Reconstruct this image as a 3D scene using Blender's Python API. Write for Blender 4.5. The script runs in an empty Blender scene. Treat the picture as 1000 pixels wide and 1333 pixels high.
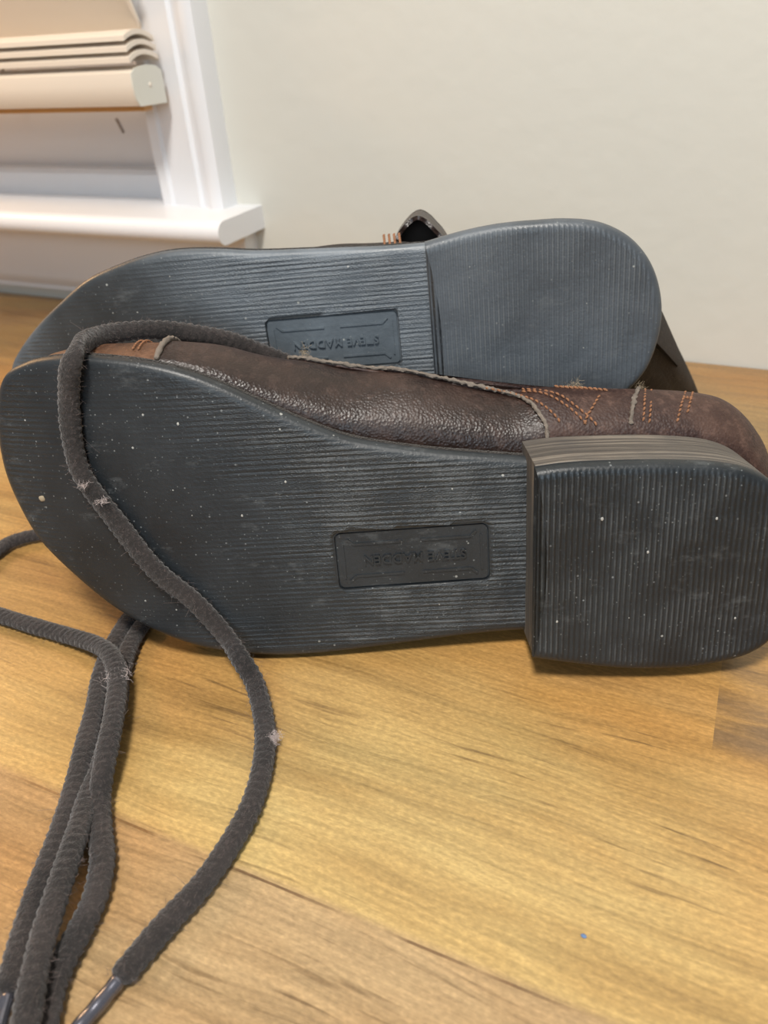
import bpy, bmesh, math, random
from mathutils import Vector, Matrix, noise as mnoise

sc = bpy.context.scene
col = sc.collection
random.seed(7)

# ------------------------------------------------------------------ camera
PITCH, YAW, ROLL, CAM_H, FPX = math.radians(33), math.radians(26.3), math.radians(3.9), 0.21, 1000.0
fwd = Vector((-math.sin(YAW)*math.cos(PITCH), math.cos(YAW)*math.cos(PITCH), -math.sin(PITCH)))
r0 = Vector((math.cos(YAW), math.sin(YAW), 0)); u0 = r0.cross(fwd)
rgt = math.cos(ROLL)*r0 - math.sin(ROLL)*u0
upv = math.sin(ROLL)*r0 + math.cos(ROLL)*u0
cd = bpy.data.cameras.new('camera'); cam = bpy.data.objects.new('camera', cd); col.objects.link(cam)
cam.matrix_world = Matrix(((rgt.x, upv.x, -fwd.x, 0), (rgt.y, upv.y, -fwd.y, 0), (rgt.z, upv.z, -fwd.z, CAM_H), (0, 0, 0, 1)))
cd.sensor_fit = 'VERTICAL'; cd.sensor_height = 36.0; cd.lens = 36.0*FPX/1333.0
cd.clip_start = 0.01
cd.dof.use_dof = True; cd.dof.focus_distance = 0.275; cd.dof.aperture_fstop = 13.0
sc.camera = cam

# ------------------------------------------------------------------ world and lights
w = bpy.data.worlds.new('room_light'); sc.world = w; w.use_nodes = True
bg = w.node_tree.nodes['Background']; bg.inputs[0].default_value = (0.93, 0.96, 1.0, 1); bg.inputs[1].default_value = 0.29
def light(name, kind, loc, power, color, size, target=None):
    d = bpy.data.lights.new(name, kind); d.energy = power; d.color = color
    if kind == 'AREA': d.shape = 'DISK'; d.size = size
    else: d.shadow_soft_size = size
    o = bpy.data.objects.new(name, d); col.objects.link(o); o.location = loc
    if target is not None:
        o.rotation_euler = (Vector(target) - Vector(loc)).to_track_quat('-Z', 'Y').to_euler()
    return o
light('ceiling_lamp', 'AREA', (-0.02, -0.20, 1.10), 16.5, (1.0, 0.955, 0.885), 0.24, (-0.05, 0.2, 0))
light('cool_sheen_light', 'AREA', (0.30, -0.95, 0.55), 5.0, (0.70, 0.86, 1.0), 0.5, (-0.1, 0.25, 0.08))  # unseen cool light, added behind the camera for sheen on the soles
light('table_lamp_glow', 'POINT', (-0.90, 0.37, 0.42), 7.0, (1.0, 0.60, 0.28), 0.06)
sc.view_settings.view_transform = 'Standard'; sc.view_settings.look = 'None'
sc.view_settings.exposure = 0.0; sc.view_settings.gamma = 1.0; sc.view_settings.use_curve_mapping = False

# ------------------------------------------------------------------ node helpers
class NT:
    def __init__(s, name):
        s.m = bpy.data.materials.new(name); s.m.use_nodes = True
        s.t = s.m.node_tree; s.b = s.t.nodes['Principled BSDF']
    def n(s, typ, **kw):
        nd = s.t.nodes.new(typ)
        for k, v in kw.items():
            if k.startswith('_'): nd.inputs[k[1:].replace('_', ' ')].default_value = v
            else: setattr(nd, k, v)
        return nd
    def l(s, a, b): s.t.links.new(a, b); return b
    def obj(s): return s.n('ShaderNodeTexCoord').outputs['Object']
    def uv(s): return s.n('ShaderNodeTexCoord').outputs['UV']
    def map(s, vec, scale=(1, 1, 1), loc=(0, 0, 0), rot=(0, 0, 0)):
        m = s.n('ShaderNodeMapping'); s.l(vec, m.inputs[0])
        m.inputs['Scale'].default_value = scale; m.inputs['Location'].default_value = loc; m.inputs['Rotation'].default_value = rot
        return m.outputs[0]
    def noise(s, vec, scale=5, detail=4, rough=.5, dist=0):
        t = s.n('ShaderNodeTexNoise'); s.l(vec, t.inputs['Vector'])
        t.inputs['Scale'].default_value = scale; t.inputs['Detail'].default_value = detail
        t.inputs['Roughness'].default_value = rough; t.inputs['Distortion'].default_value = dist
        return t.outputs['Fac']
    def vor(s, vec, scale, feature='F1', out='Distance', rnd=1.0):
        t = s.n('ShaderNodeTexVoronoi', feature=feature); s.l(vec, t.inputs['Vector'])
        t.inputs['Scale'].default_value = scale; t.inputs['Randomness'].default_value = rnd
        return t.outputs[out]
    def wave(s, vec, scale, dist=0, dscale=1, detail=2, direction='X', prof='SIN'):
        t = s.n('ShaderNodeTexWave', bands_direction=direction, wave_profile=prof); s.l(vec, t.inputs['Vector'])
        t.inputs['Scale'].default_value = scale; t.inputs['Distortion'].default_value = dist
        t.inputs['Detail Scale'].default_value = dscale; t.inputs['Detail'].default_value = detail
        return t.outputs['Fac']
    def ramp(s, fac, stops, interp='LINEAR'):
        r = s.n('ShaderNodeValToRGB'); s.l(fac, r.inputs[0]); e = r.color_ramp.elements; r.color_ramp.interpolation = interp
        while len(e) < len(stops): e.new(0.5)
        for k, (p, c) in enumerate(stops):
            e[k].position = p
            e[k].color = (c, c, c, 1) if not isinstance(c, tuple) else (*c, 1)
        return r.outputs[0]
    def math(s, op, a, b=None, c=None, clamp=False):
        m = s.n('ShaderNodeMath', operation=op, use_clamp=clamp)
        for k, v in enumerate((a, b, c)):
            if v is None: continue
            if isinstance(v, (int, float)): m.inputs[k].default_value = v
            else: s.l(v, m.inputs[k])
        return m.outputs[0]
    def mix(s, fac, a, b, blend='MIX'):
        m = s.n('ShaderNodeMix', data_type='RGBA', blend_type=blend)
        for sock, v in ((m.inputs[0], fac), (m.inputs[6], a), (m.inputs[7], b)):
            if isinstance(v, (int, float)): sock.default_value = v
            elif isinstance(v, tuple): sock.default_value = (*v, 1)
            else: s.l(v, sock)
        return m.outputs[2]
    def attr(s, name):
        return s.n('ShaderNodeAttribute', attribute_name=name).outputs['Fac']
    def sep(s, vec):
        m = s.n('ShaderNodeSeparateXYZ'); s.l(vec, m.inputs[0]); return m.outputs
    def bump(s, h, dist, strength=1.0, prev=None):
        b = s.n('ShaderNodeBump'); s.l(h, b.inputs['Height']); b.inputs['Distance'].default_value = dist
        b.inputs['Strength'].default_value = strength
        if prev is not None: s.l(prev, b.inputs['Normal'])
        return b.outputs[0]
    def done(s, color=None, rough=None, normal=None, **kw):
        for sock, v in (('Base Color', color), ('Roughness', rough), ('Normal', normal)):
            if v is None: continue
            if isinstance(v, (int, float)): s.b.inputs[sock].default_value = v
            elif isinstance(v, tuple): s.b.inputs[sock].default_value = (*v, 1)
            else: s.l(v, s.b.inputs[sock])
        for k, v in kw.items(): s.b.inputs[k.replace('_', ' ')].default_value = v
        return s.m

def mat_plain(name, c, rough=.5, nscale=40, var=.06, bump=0.0, **kw):
    t = NT(name); o = t.obj(); f = t.noise(o, nscale, 5)
    lo = tuple(max(0, x*(1-var)) for x in c); hi = tuple(min(1, x*(1+var)) for x in c)
    nm = t.bump(t.noise(o, nscale*12, 3), bump) if bump else None
    return t.done(t.mix(f, lo, hi), rough, nm, **kw)

M = {}
M['wall'] = mat_plain('painted_wall', (.62, .605, .545), .7, 6, .03, .0004)
M['white'] = mat_plain('white_trim_paint', (.76, .765, .785), .32, 9, .02, .0001)
M['sash'] = mat_plain('sash_paint_shaded', (.62, .58, .56), .4, 9, .03)  # white paint with the blind's shade put into its colour
M['blind'] = mat_plain('blind_slat', (.74, .66, .56), .42, 14, .03)
M['blind_cap'] = mat_plain('blind_end_cap', (.66, .65, .58), .5, 20, .02)
M['tan'] = mat_plain('tan_strip', (.5, .28, .1), .5, 60, .15)
M['floor'] = mat_plain('floor', (.25, .18, .12), .5, 12, .2)
M['glass'] = NT('window_glass').done((.05, .06, .08), .05)
M['scuff'] = mat_plain('scuff', (.22, .17, .14), .7)

def wood():
    t = NT('wood_table'); o = t.obj()
    warp = t.noise(t.map(o, (3, 9, 1)), 1.0, 3)
    mm = t.n('ShaderNodeVectorMath', operation='MULTIPLY_ADD'); cx = t.n('ShaderNodeCombineXYZ')
    t.l(t.math('MULTIPLY', t.math('SUBTRACT', warp, .5), .05), cx.inputs[1])
    add = t.n('ShaderNodeVectorMath', operation='ADD'); t.l(o, add.inputs[0]); t.l(cx.outputs[0], add.inputs[1]); v = add.outputs[0]
    big = t.noise(t.map(v, (3.0, 10, 1), (3.1, 1.7, 0)), 1.0, 5, .6)
    c = t.ramp(big, [(.28, (0.27, 0.1588, 0.0609)), (.42, (0.3996, 0.254, 0.0899)), (.55, (0.5076, 0.3619, 0.145)), (.7, (0.432, 0.2984, 0.1232))])
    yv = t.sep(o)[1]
    stave_shade = t.mix(t.ramp(t.math('ADD', t.math('MULTIPLY', yv, 1.6), .1), [(.2576, 0.0), (.262, 1.0)]), (.78, .75, .95), t.ramp(t.math('ADD', t.math('MULTIPLY', yv, 1.6), .1), [(.30, (1.0, 1.0, 1.0)), (.50, (.88, .84, .80)), (.75, (.62, .62, .64))]))  # near stave tint; beyond it, light falloff toward the wall painted in
    c = t.mix(1.0, c, stave_shade, 'MULTIPLY')
    join = t.math('MULTIPLY', t.math('LESS_THAN', t.math('ABSOLUTE', t.math('SUBTRACT', yv, .0985)), .0004), t.ramp(t.noise(t.map(o, (26, 1, 1)), 1.0, 2), [(.48, 0.0), (.56, .8)]))
    c = t.mix(join, c, (.12, .06, .025))
    tint = t.noise(t.map(v, (4, 7, 1), (9, 4, 0)), 1.0, 2)
    c = t.mix(t.ramp(tint, [(.46, 0.0), (.68, .65)]), c, (.45, .20, .045))
    grey = t.noise(t.map(v, (5, 16, 1), (1, 8, 0)), 1.0, 3)
    c = t.mix(t.ramp(grey, [(.58, 0.0), (.75, .5)]), c, (.30, .20, .10))
    g1 = t.noise(t.map(v, (5, 130, 1)), 1.0, 6, .6)
    c = t.mix(1.0, c, t.ramp(g1, [(.3, .78), (.5, 1.0), (.75, 1.08)]), 'MULTIPLY')
    g2 = t.noise(t.map(v, (22, 700, 1), (2, 2, 0)), 1.0, 3, .6)
    c = t.mix(1.0, c, t.ramp(g2, [(.3, .80), (.6, 1.06)]), 'MULTIPLY')
    st = t.noise(t.map(v, (24, 420, 1), (5, 3, 0)), 1.0, 2, .5)
    zone = t.noise(t.map(v, (8, 22, 1), (7, 1, 0)), 1.0, 2)
    c = t.mix(t.math('MULTIPLY', t.ramp(st, [(.60, 0.0), (.70, .75)]), t.ramp(zone, [(.42, 0.0), (.60, 1.0)])), c, (.10, .055, .022))
    # a darker stave that butts against a lighter one
    xyz = t.sep(o)
    bx = t.math('MULTIPLY', t.math('GREATER_THAN', xyz[0], .0185), t.math('MULTIPLY', t.ramp(t.math('ADD', t.math('MULTIPLY', xyz[1], 20), -3.85), [(.0, 0.0), (.15, 1.0), (.8, 1.0), (1.0, 0.0)]), t.ramp(t.noise(t.map(v, (14, 120, 1)), 1.0, 4), [(.33, 0.0), (.56, .85)])))
    c = t.mix(bx, c, (.17, .105, .055))
    sp = t.noise(t.map(o, (420, 900, 1)), 1.0, 3, .65)
    c = t.mix(1.0, c, t.ramp(sp, [(.28, .80), (.5, 1.0), (.72, 1.28)]), 'MULTIPLY')
    nm = t.bump(t.math('ADD', t.math('MULTIPLY', g2, .6), t.math('MULTIPLY', sp, .5)), .00025, .6)
    return t.done(c, t.ramp(g1, [(.3, .27), (.7, .36)]), nm, Specular_IOR_Level=.5)
M['wood'] = wood()

def rubber(name, ribs, base=(.0115, .0136, .0156), unworn=(.017, .0205, .0235)):
    # ribs: 'v' ridges run along the length, 'u' ridges run across
    t = NT(name); o = t.obj(); edge = t.attr('edge'); smooth = t.attr('worn')
    if ribs == 'v':
        wv = t.map(o, (9, 1, 1))
        r1 = t.wave(t.map(o, (1, 1, 1)), 165, 3.2, 7, 3, 'Y')
        r2 = t.noise(t.map(o, (22, 900, 1)), 1.0, 3, .6, .25)
        h = t.math('ADD', t.math('MULTIPLY', r1, .38), t.math('MULTIPLY', r2, 1.1))
    else:
        r1 = t.wave(o, 165, .5, 10, 2, 'X')
        r2 = t.noise(t.map(o, (700, 40, 1)), 1.0, 2, .55)
        h = t.math('ADD', t.math('MULTIPLY', r1, .8), t.math('MULTIPLY', r2, .35))
    patch = t.noise(o, 55, 4, .6)
    amp = t.math('MULTIPLY', t.math('MULTIPLY', t.ramp(edge, [(.12, 0.0), (.35, 1.0)]), smooth), t.ramp(patch, [(.28, .45), (.55, 1.0)]))
    hh = t.math('MULTIPLY', h, amp)
    grit = t.noise(o, 700, 3, .6)
    nm = t.bump(hh, .0007 if ribs == 'v' else .00045, 1.0)
    nm = t.bump(grit, .00018, .7, nm)
    dust = t.noise(o, 28, 6, .62)
    basec = t.mix(smooth, base, unworn); basel = t.mix(smooth, tuple(x*1.9+.004 for x in base), tuple(x*1.8+.004 for x in unworn))
    c = t.mix(t.ramp(dust, [(.38, 0.0), (.72, .8)]), basec, basel)
    # dust lies on the ridges
    c = t.mix(t.math('MULTIPLY', t.ramp(hh, [(.55, 0.0), (1.0, .55)]), t.ramp(patch, [(.35, .2), (.65, 1.0)])), c, (.13, .14, .145))
    # scuffs
    sc1 = t.noise(t.map(o, (45, 95, 60), (3, 1, 0)), 1.0, 6, .75)
    c = t.mix(t.ramp(sc1, [(.57, 0.0), (.74, .42)]), c, (.15, .158, .16))
    # lint and grit specks
    for scl, th, cc in ((170, .06, (.42, .42, .39)), (420, .10, (.20, .21, .21)), (800, .14, (.13, .14, .14))):
        vt = t.n('ShaderNodeTexVoronoi'); t.l(o, vt.inputs['Vector']); vt.inputs['Scale'].default_value = scl
        rnd = t.sep(vt.outputs['Color'])
        lim = t.math('MULTIPLY', t.ramp(rnd[0], [(.55, 0.0), (1.0, 1.0)]), th*1.6)
        c = t.mix(t.math('MULTIPLY', t.math('LESS_THAN', vt.outputs['Distance'], lim), t.ramp(dust, [(.3, .25), (.6, .9)])), c, cc)
    return t.done(c, t.ramp(dust, [(.3, .36), (.7, .52)]), nm, Specular_IOR_Level=.5)
M['rubber_v'] = rubber('sole_rubber', 'v')
M['rubber_u'] = rubber('heel_rubber', 'u', (.0105, .0135, .0160), (.0105, .0135, .0160))
M['rubber_v_lit_dusty'] = rubber('lit_dusty_sole_rubber', 'v', (.019, .020, .020), (.092, .107, .122))  # back sole: dust plus brighter light painted into the rubber colour
M['rubber_u_lit_dusty'] = rubber('lit_dusty_heel_rubber', 'u', (.060, .069, .079), (.060, .069, .079))  # back heel lightened the same way, dust and painted light together

def stack():
    t = NT('stacked_heel_edge'); o = t.obj()
    f = t.noise(t.map(o, (18, 18, 650)), 1.0, 4, .65)
    p = t.noise(o, 45, 4)
    c = t.ramp(f, [(.3, (.045, .040, .036)), (.5, (.105, .092, .078)), (.68, (.23, .20, .165))])
    c = t.mix(t.ramp(p, [(.4, 0.0), (.7, .6)]), c, (.05, .05, .052))
    return t.done(c, .55, t.bump(f, .0006, .9))
M['stack'] = stack()

def leather(name, dark, worn, wear0=.45, wear1=.75, rough=.36, attrname=None):
    t = NT(name); o = t.obj()
    cell = t.vor(o, 950, 'F1'); wr = t.noise(t.map(o, (1, 1, 1)), 520, 4, .6, .6); big = t.noise(o, 30, 5, .6)
    c = t.mix(t.ramp(big, [(wear0, 0.0), (wear1, 1.0)]), dark, worn)
    fine = t.noise(o, 260, 5, .7)
    c = t.mix(t.ramp(fine, [(.5, 0.0), (.75, .45)]), c, tuple(min(1, x*1.7+.02) for x in worn))
    h = t.math('ADD', t.math('MULTIPLY', cell, .8), t.math('MULTIPLY', wr, .7))
    nm = t.bump(h, .00026, .8)
    return t.done(c, t.ramp(big, [(.3, rough), (.7, rough+.2)]), nm, Specular_IOR_Level=.45)
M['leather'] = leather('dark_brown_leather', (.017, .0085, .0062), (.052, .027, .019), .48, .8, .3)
M['leather_quarter'] = leather('brown_leather_quarter', (.028, .011, .008), (.10, .052, .036), .5, .8, .45)
M['leather_toe'] = leather('worn_toe_leather', (.050, .021, .0105), (.165, .078, .040), .38, .72, .42)
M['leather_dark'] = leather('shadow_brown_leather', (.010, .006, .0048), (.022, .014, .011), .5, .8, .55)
M['lining'] = mat_plain('shoe_lining', (.03, .022, .018), .9, 60, .3)
M['raw_edge'] = mat_plain('raw_leather_edge', (.20, .165, .135), .85, 300, .4, .0005)
M['thread'] = mat_plain('orange_thread', (.34, .155, .075), .75, 500, .35, .0004)
M['thread_pale'] = mat_plain('pale_thread', (.42, .33, .22), .8, 500, .35, .0004)
M['plate'] = rubber('plate_rubber', 'u', (.013, .0148, .0165), (.013, .0148, .0165))
M['plate_lit_dusty'] = rubber('lit_dusty_plate_rubber', 'u', (.070, .084, .097), (.070, .084, .097))  # back plate colour also carries dust and painted light
M['scuffed'] = mat_plain('scuffed_leather_edge', (.13, .085, .07), .85, 300, .4, .0005)
M['welt'] = mat_plain('welt_edge', (.075, .066, .058), .6, 160, .5, .0008)

def lace_mat():
    t = NT('woven_lace'); uv = t.uv(); o = t.obj()
    a = t.noise(o, 900, 3, .7); b = t.noise(o, 60, 4, .6)
    c = t.mix(t.ramp(b, [(.35, 0.0), (.7, 1.0)]), (.009, .007, .0065), (.030, .023, .021))
    c = t.mix(t.ramp(a, [(.5, 0.0), (.78, .42)]), c, (.12, .092, .085))
    return t.done(c, .95, t.bump(a, .0007, 1.0), Sheen_Weight=.25, Sheen_Roughness=.5)
M['lace'] = lace_mat()
M['fuzz'] = mat_plain('lace_fuzz', (.13, .10, .092), .9, 300, .5)
M['lint'] = mat_plain('pale_lint', (.52, .44, .42), .95, 400, .3)
M['aglet'] = NT('aglet_plastic').done((.16, .16, .19), .22, None, Metallic=.75)

# ------------------------------------------------------------------ mesh helpers
def link(name, me, mat, parent=None, smooth=40):
    o = bpy.data.objects.new(name, me); col.objects.link(o)
    if mat is not None: me.materials.append(M[mat] if isinstance(mat, str) else mat)
    if parent is not None: o.parent = parent
    if smooth:
        me.polygons.foreach_set('use_smooth', [True]*len(me.polygons)); me.set_sharp_from_angle(angle=math.radians(smooth))
    me.update(); return o
def mesh(name, verts, faces):
    me = bpy.data.meshes.new(name); me.from_pydata([tuple(v) for v in verts], [], faces); me.update()
    bm = bmesh.new(); bm.from_mesh(me); bmesh.ops.recalc_face_normals(bm, faces=bm.faces); bm.to_mesh(me); bm.free()
    return me
def box(name, lo, hi, mat, parent=None, bevel=0.0, seg=2, smooth=40):
    bm = bmesh.new(); bmesh.ops.create_cube(bm, size=1)
    for v in bm.verts:
        v.co = Vector([lo[k] + (v.co[k]+.5)*(hi[k]-lo[k]) for k in range(3)])
    if bevel: bmesh.ops.bevel(bm, geom=bm.edges[:], offset=bevel, segments=seg, affect='EDGES', profile=.5)
    me = bpy.data.meshes.new(name); bm.to_mesh(me); bm.free()
    return link(name, me, mat, parent, smooth)
def prism(name, prof, x0, x1, mat, parent=None, axis=0, smooth=35):
    """profile of (p, q) points extruded along an axis: axis 0 -> (y, z), axis 2 -> (x, y)"""
    n = len(prof); vs = []
    for x in (x0, x1):
        for p, q in prof: vs.append((x, p, q) if axis == 0 else (p, q, x))
    fs = [tuple(range(n))[::-1], tuple(range(n, 2*n))] + [(k, (k+1) % n, n+(k+1) % n, n+k) for k in range(n)]
    return link(name, mesh(name, vs, fs), mat, parent, smooth)
def empty(name, mw=None):
    o = bpy.data.objects.new(name, None); col.objects.link(o); o.empty_display_size = .02
    if mw is not None:
        o.matrix_world = mw; bpy.context.view_layer.update()
    return o
def tag(o, label=None, cat=None, group=None, kind=None):
    if label: o['label'] = label
    if cat: o['category'] = cat
    if group: o['group'] = group
    if kind: o['kind'] = kind
    return o
def catmull(P, per=8, closed=False):
    out = []; n = len(P)
    rng = range(n if closed else n-1)
    for k in rng:
        p = [P[(k+j) % n] if closed else P[min(max(k+j, 0), n-1)] for j in (-1, 0, 1, 2)]
        for s in range(per):
            t = s/per
            out.append(tuple(.5*((2*p[1][i]) + (-p[0][i]+p[2][i])*t + (2*p[0][i]-5*p[1][i]+4*p[2][i]-p[3][i])*t*t + (-p[0][i]+3*p[1][i]-3*p[2][i]+p[3][i])*t**3) for i in range(len(P[0]))))
    if not closed: out.append(tuple(P[-1]))
    return out
def interp(x, tab):
    if x <= tab[0][0]: return tab[0][1]
    for (a, b), (c, d) in zip(tab, tab[1:]):
        if x <= c:
            t = (x-a)/(c-a); t = t*t*(3-2*t)*.5 + t*.5
            return b + (d-b)*t
    return tab[-1][1]
def resample(P, step):
    P = [Vector(p) for p in P]; out = [P[0].copy()]; acc = 0.0
    for a, b in zip(P, P[1:]):
        L = (b-a).length
        if L == 0: continue
        while acc + L >= step:
            t = (step-acc)/L; a = a + (b-a)*t; out.append(a.copy()); L = (b-a).length; acc = 0.0
            if L == 0: break
        acc += L
    return out

# ------------------------------------------------------------------ room
YW = 0.531
WX0, WX1 = -1.30, -0.372                       # window casing outer edges
def structure(o): o['kind'] = 'structure'; return o
OPN = (-1.236, -0.436, 0.0800, 1.25)           # opening x0,x1,z0,z1
def wall():
    x0, x1, z0, z1 = -1.6, 1.5, -0.74, 1.7; a, b, c, d = OPN; th = .12
    vs = []; fs = []
    def q(xa, xb, za, zb):
        k = len(vs)
        for y in (YW, YW+th): vs.extend([(xa, y, za), (xb, y, za), (xb, y, zb), (xa, y, zb)])
        fs.extend([(k, k+1, k+2, k+3), (k+4, k+7, k+6, k+5), (k, k+4, k+5, k+1), (k+1, k+5, k+6, k+2), (k+2, k+6, k+7, k+3), (k+3, k+7, k+4, k)])
    q(x0, a, z0, z1); q(b, x1, z0, z1); q(a, b, z0, c); q(a, b, d, z1)
    return structure(link('wall_back', mesh('wall_back', vs, fs), 'wall', None, 0))
wall()
structure(box('floor', (-1.6, -1.4, -.76), (1.5, YW, -.74), 'floor'))

win = structure(empty('window_1', Matrix.Translation((-.836, YW, .0905))))
def inwin(o): o.parent = win; o.matrix_parent_inverse = win.matrix_world.inverted(); return o
# casing profile across its width (x from inner to outer, y toward the room)
def casing_prof(xi, xo):
    s = 1 if xo > xi else -1; W_ = abs(xo-xi)
    pr = [(0, .0), (0, .010), (.002, .012), (.010, .0125), (.0125, .0105), (.0145, .0108), (.034, .0135), (.040, .0150), (.0425, .0130), (.0450, .0135), (.052, .0185), (.060, .0195), (.0635, .018), (.0645, .012), (.0645, 0)]
    return [(xi + s*p*W_/.0645, YW - q) for p, q in pr]
inwin(prism('casing', casing_prof(OPN[1], WX1), .0905, 1.31, 'white', None, 2))
inwin(prism('casing', casing_prof(OPN[0], WX0), .0905, 1.31, 'white', None, 2))
inwin(box('head_casing', (WX0, YW-.019, 1.25), (WX1, YW, 1.315), 'white', None, .003))
# jambs, stop, sash
inwin(box('jamb', (OPN[1]-.004, YW, .0905), (OPN[1], YW+.11, 1.25), 'white'))
inwin(box('jamb', (OPN[0], YW, .0905), (OPN[0]+.004, YW+.11, 1.25), 'white'))
inwin(box('sash_stop', (OPN[1]-.012, YW+.002, .0905), (OPN[1]-.004, YW+.016, 1.25), 'white', None, .002))
inwin(box('sash_stop', (OPN[0]+.004, YW+.002, .0905), (OPN[0]+.012, YW+.016, 1.25), 'white', None, .002))
inwin(prism('sill_ledge', [(YW+.012, .0895), (YW+.012, .108), (YW+.015, .1115), (YW+.024, .1125), (YW+.05, .1125), (YW+.05, .0895)], OPN[0]+.004, OPN[1]-.004, 'white'))
inwin(box('sash_rail', (OPN[0]+.004, YW+.024, .108), (OPN[1]-.004, YW+.055, .205), 'sash', None, .002))
inwin(box('sash_stile', (OPN[1]-.05, YW+.026, .205), (OPN[1]-.004, YW+.055, 1.25), 'sash', None, .002))
inwin(box('sash_stile', (OPN[0]+.004, YW+.026, .205), (OPN[0]+.05, YW+.055, 1.25), 'sash', None, .002))
inwin(box('pane', (OPN[0]+.05, YW+.038, .205), (OPN[1]-.05, YW+.042, 1.25), 'glass'))
scf = inwin(box('paint_chip', (-.0012, -.0006, -.006), (.0012, .0006, .006), 'scuff', None, .0005))
scf.matrix_world = Matrix.Translation((-.4935, YW+.0238, .1435)) @ Matrix.Rotation(math.radians(-24), 4, 'Y')
# stool with a rounded nose and an apron below
nose = [(YW+.030, .0735), (YW-.050, .0735)] + [(YW-.0530 - .0085*math.sin(math.pi*k/10), .0820 - .0085*math.cos(math.pi*k/10)) for k in range(11)] + [(YW-.050, .0905), (YW+.030, .0905)]
inwin(prism('stool', nose, WX0-.022, -.3495, 'white'))
apron = [(YW, .0735), (YW-.017, .0735), (YW-.017, .033), (YW-.0155, .030), (YW-.0155, .026), (YW-.0130, .020), (YW-.0085, .0145), (YW-.0085, .0105), (YW, .0105)]
inwin(prism('apron', apron, WX0-.008, -.3585, 'white'))

# ------------------------------------------------------------------ window blind
BX0, BX1 = -1.27, -0.4055
bl = empty('window_blind', Matrix.Translation((-.84, YW-.036, .16)))
tag(bl, 'cream slatted window blind, half lowered over the white window', 'blind')
def inbl(o): o.parent = bl; o.matrix_parent_inverse = bl.matrix_world.inverted(); return o
yf, yb = YW-.0525, YW-.0205
def rr(pts): return pts
railp = [(yf+.003, .1645), (yb, .1640), (yb, .1845)] + [(yb+(yf-yb)*t, .1845 + .0042*math.sin(math.pi*(.12+.76*t))) for t in (.15, .3, .5, .7, .85)] + [(yf, .1850), (yf-.0008, .178), (yf, .1695)]
rail = inbl(prism('bottom_rail', railp, BX0, BX1-.0012, 'blind'))
cap = prism('end_cap', [((p-(yf+yb)/2)*1.015+(yf+yb)/2, (q-.175)*1.015+.175) for p, q in railp], BX1-.0012, BX1, 'blind_cap'); cap.parent = rail
dm = bmesh.new(); bmesh.ops.create_uvsphere(dm, u_segments=10, v_segments=6, radius=.0016)
me = bpy.data.meshes.new('cap_plug'); dm.to_mesh(me); dm.free(); pl = link('cap_plug', me, 'blind', rail); pl.location = (BX1, (yf+yb)/2+.001, .1765); pl.scale = (.4, 1, 1)
for o in (cap, pl): o.matrix_parent_inverse = Matrix.Identity(4)
inbl(box('rail_strip', (BX0, yb-.012, .1595), (BX1-.012, yb-.002, .1645), 'tan', None, .001))
def slat_mesh(name, tilt, curve=.0035, depth=.032, thick=.0021):
    n = 9; top = []; bot = []
    for k in range(n):
        t = k/(n-1)*2-1; y = t*depth/2; z = curve*(1-t*t)
        top.append((y, z+thick/2)); bot.append((y, z-thick/2))
    pr = top + bot[::-1]; ca, sa = math.cos(tilt), math.sin(tilt)
    pr = [(y*ca - z*sa, y*sa + z*ca) for y, z in pr]
    return pr
ym = (yf+yb)/2
for k, z in enumerate((.1925, .1985, .2045)):
    inbl(prism('slat', [(ym+p, z+q) for p, q in slat_mesh('slat', math.radians(-1.5*k), .0042, .031, .0030)], BX0, BX1-.0005*k, 'blind', None, 0, 50))
def tilted_slat(z, tilt):
    # wide face towards the room, rounded lower corner
    n = 10; L = BX1-BX0; d = .033; vs = []; fs = []
    outl = []
    r = .006
    outl += [(0, -d/2), (L-r, -d/2)] + [(L-r+r*math.sin(a*math.pi/12), -d/2+r-r*math.cos(a*math.pi/12)) for a in range(1, 7)] + [(L, d/2-r)] + [(L-r+r*math.cos(a*math.pi/12), d/2-r+r*math.sin(a*math.pi/12)) for a in range(1, 7)] + [(0, d/2)]
    m = len(outl)
    for s in (-1, 1):
        for x, q in outl:
            bow = .004*(1-(2*q/d)**2)
            y, zz = -bow + s*.0013, q
            vs.append((BX0+x, ym + y*math.cos(tilt) - zz*math.sin(tilt), z + y*math.sin(tilt)*-1 + zz*math.cos(tilt)))
    fs = [tuple(range(m))[::-1], tuple(range(m, 2*m))] + [(k, (k+1) % m, m+(k+1) % m, m+k) for k in range(m)]
    return inbl(link('slat', mesh('slat', vs, fs), 'blind', None, 50))
for k in range(22): tilted_slat(.2245 + .0285*k, math.radians(22 - .2*k))
inbl(box('head_rail', (BX0, YW-.062, .86), (BX1, YW-.0195, .905), 'blind', None, .002))
for xx in (-.56, -.84, -1.12):
    inbl(box('lift_cord', (xx-.0008, yb+.0002, .165), (xx+.0008, yb+.0018, .87), 'blind'))

# ------------------------------------------------------------------ table
tb = empty('wood_table', Matrix.Translation((-.2, -.02, -.74)))
tag(tb, 'golden brown wooden table standing against the wall under the window', 'table')
def intb(o): o.parent = tb; o.matrix_parent_inverse = tb.matrix_world.inverted(); return o
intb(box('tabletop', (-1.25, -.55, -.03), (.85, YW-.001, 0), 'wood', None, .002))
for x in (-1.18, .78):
    for y in (-.48, .44): intb(box('leg', (x-.03, y-.03, -.74), (x+.03, y+.03, -.03), 'wood', None, .003))

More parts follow.
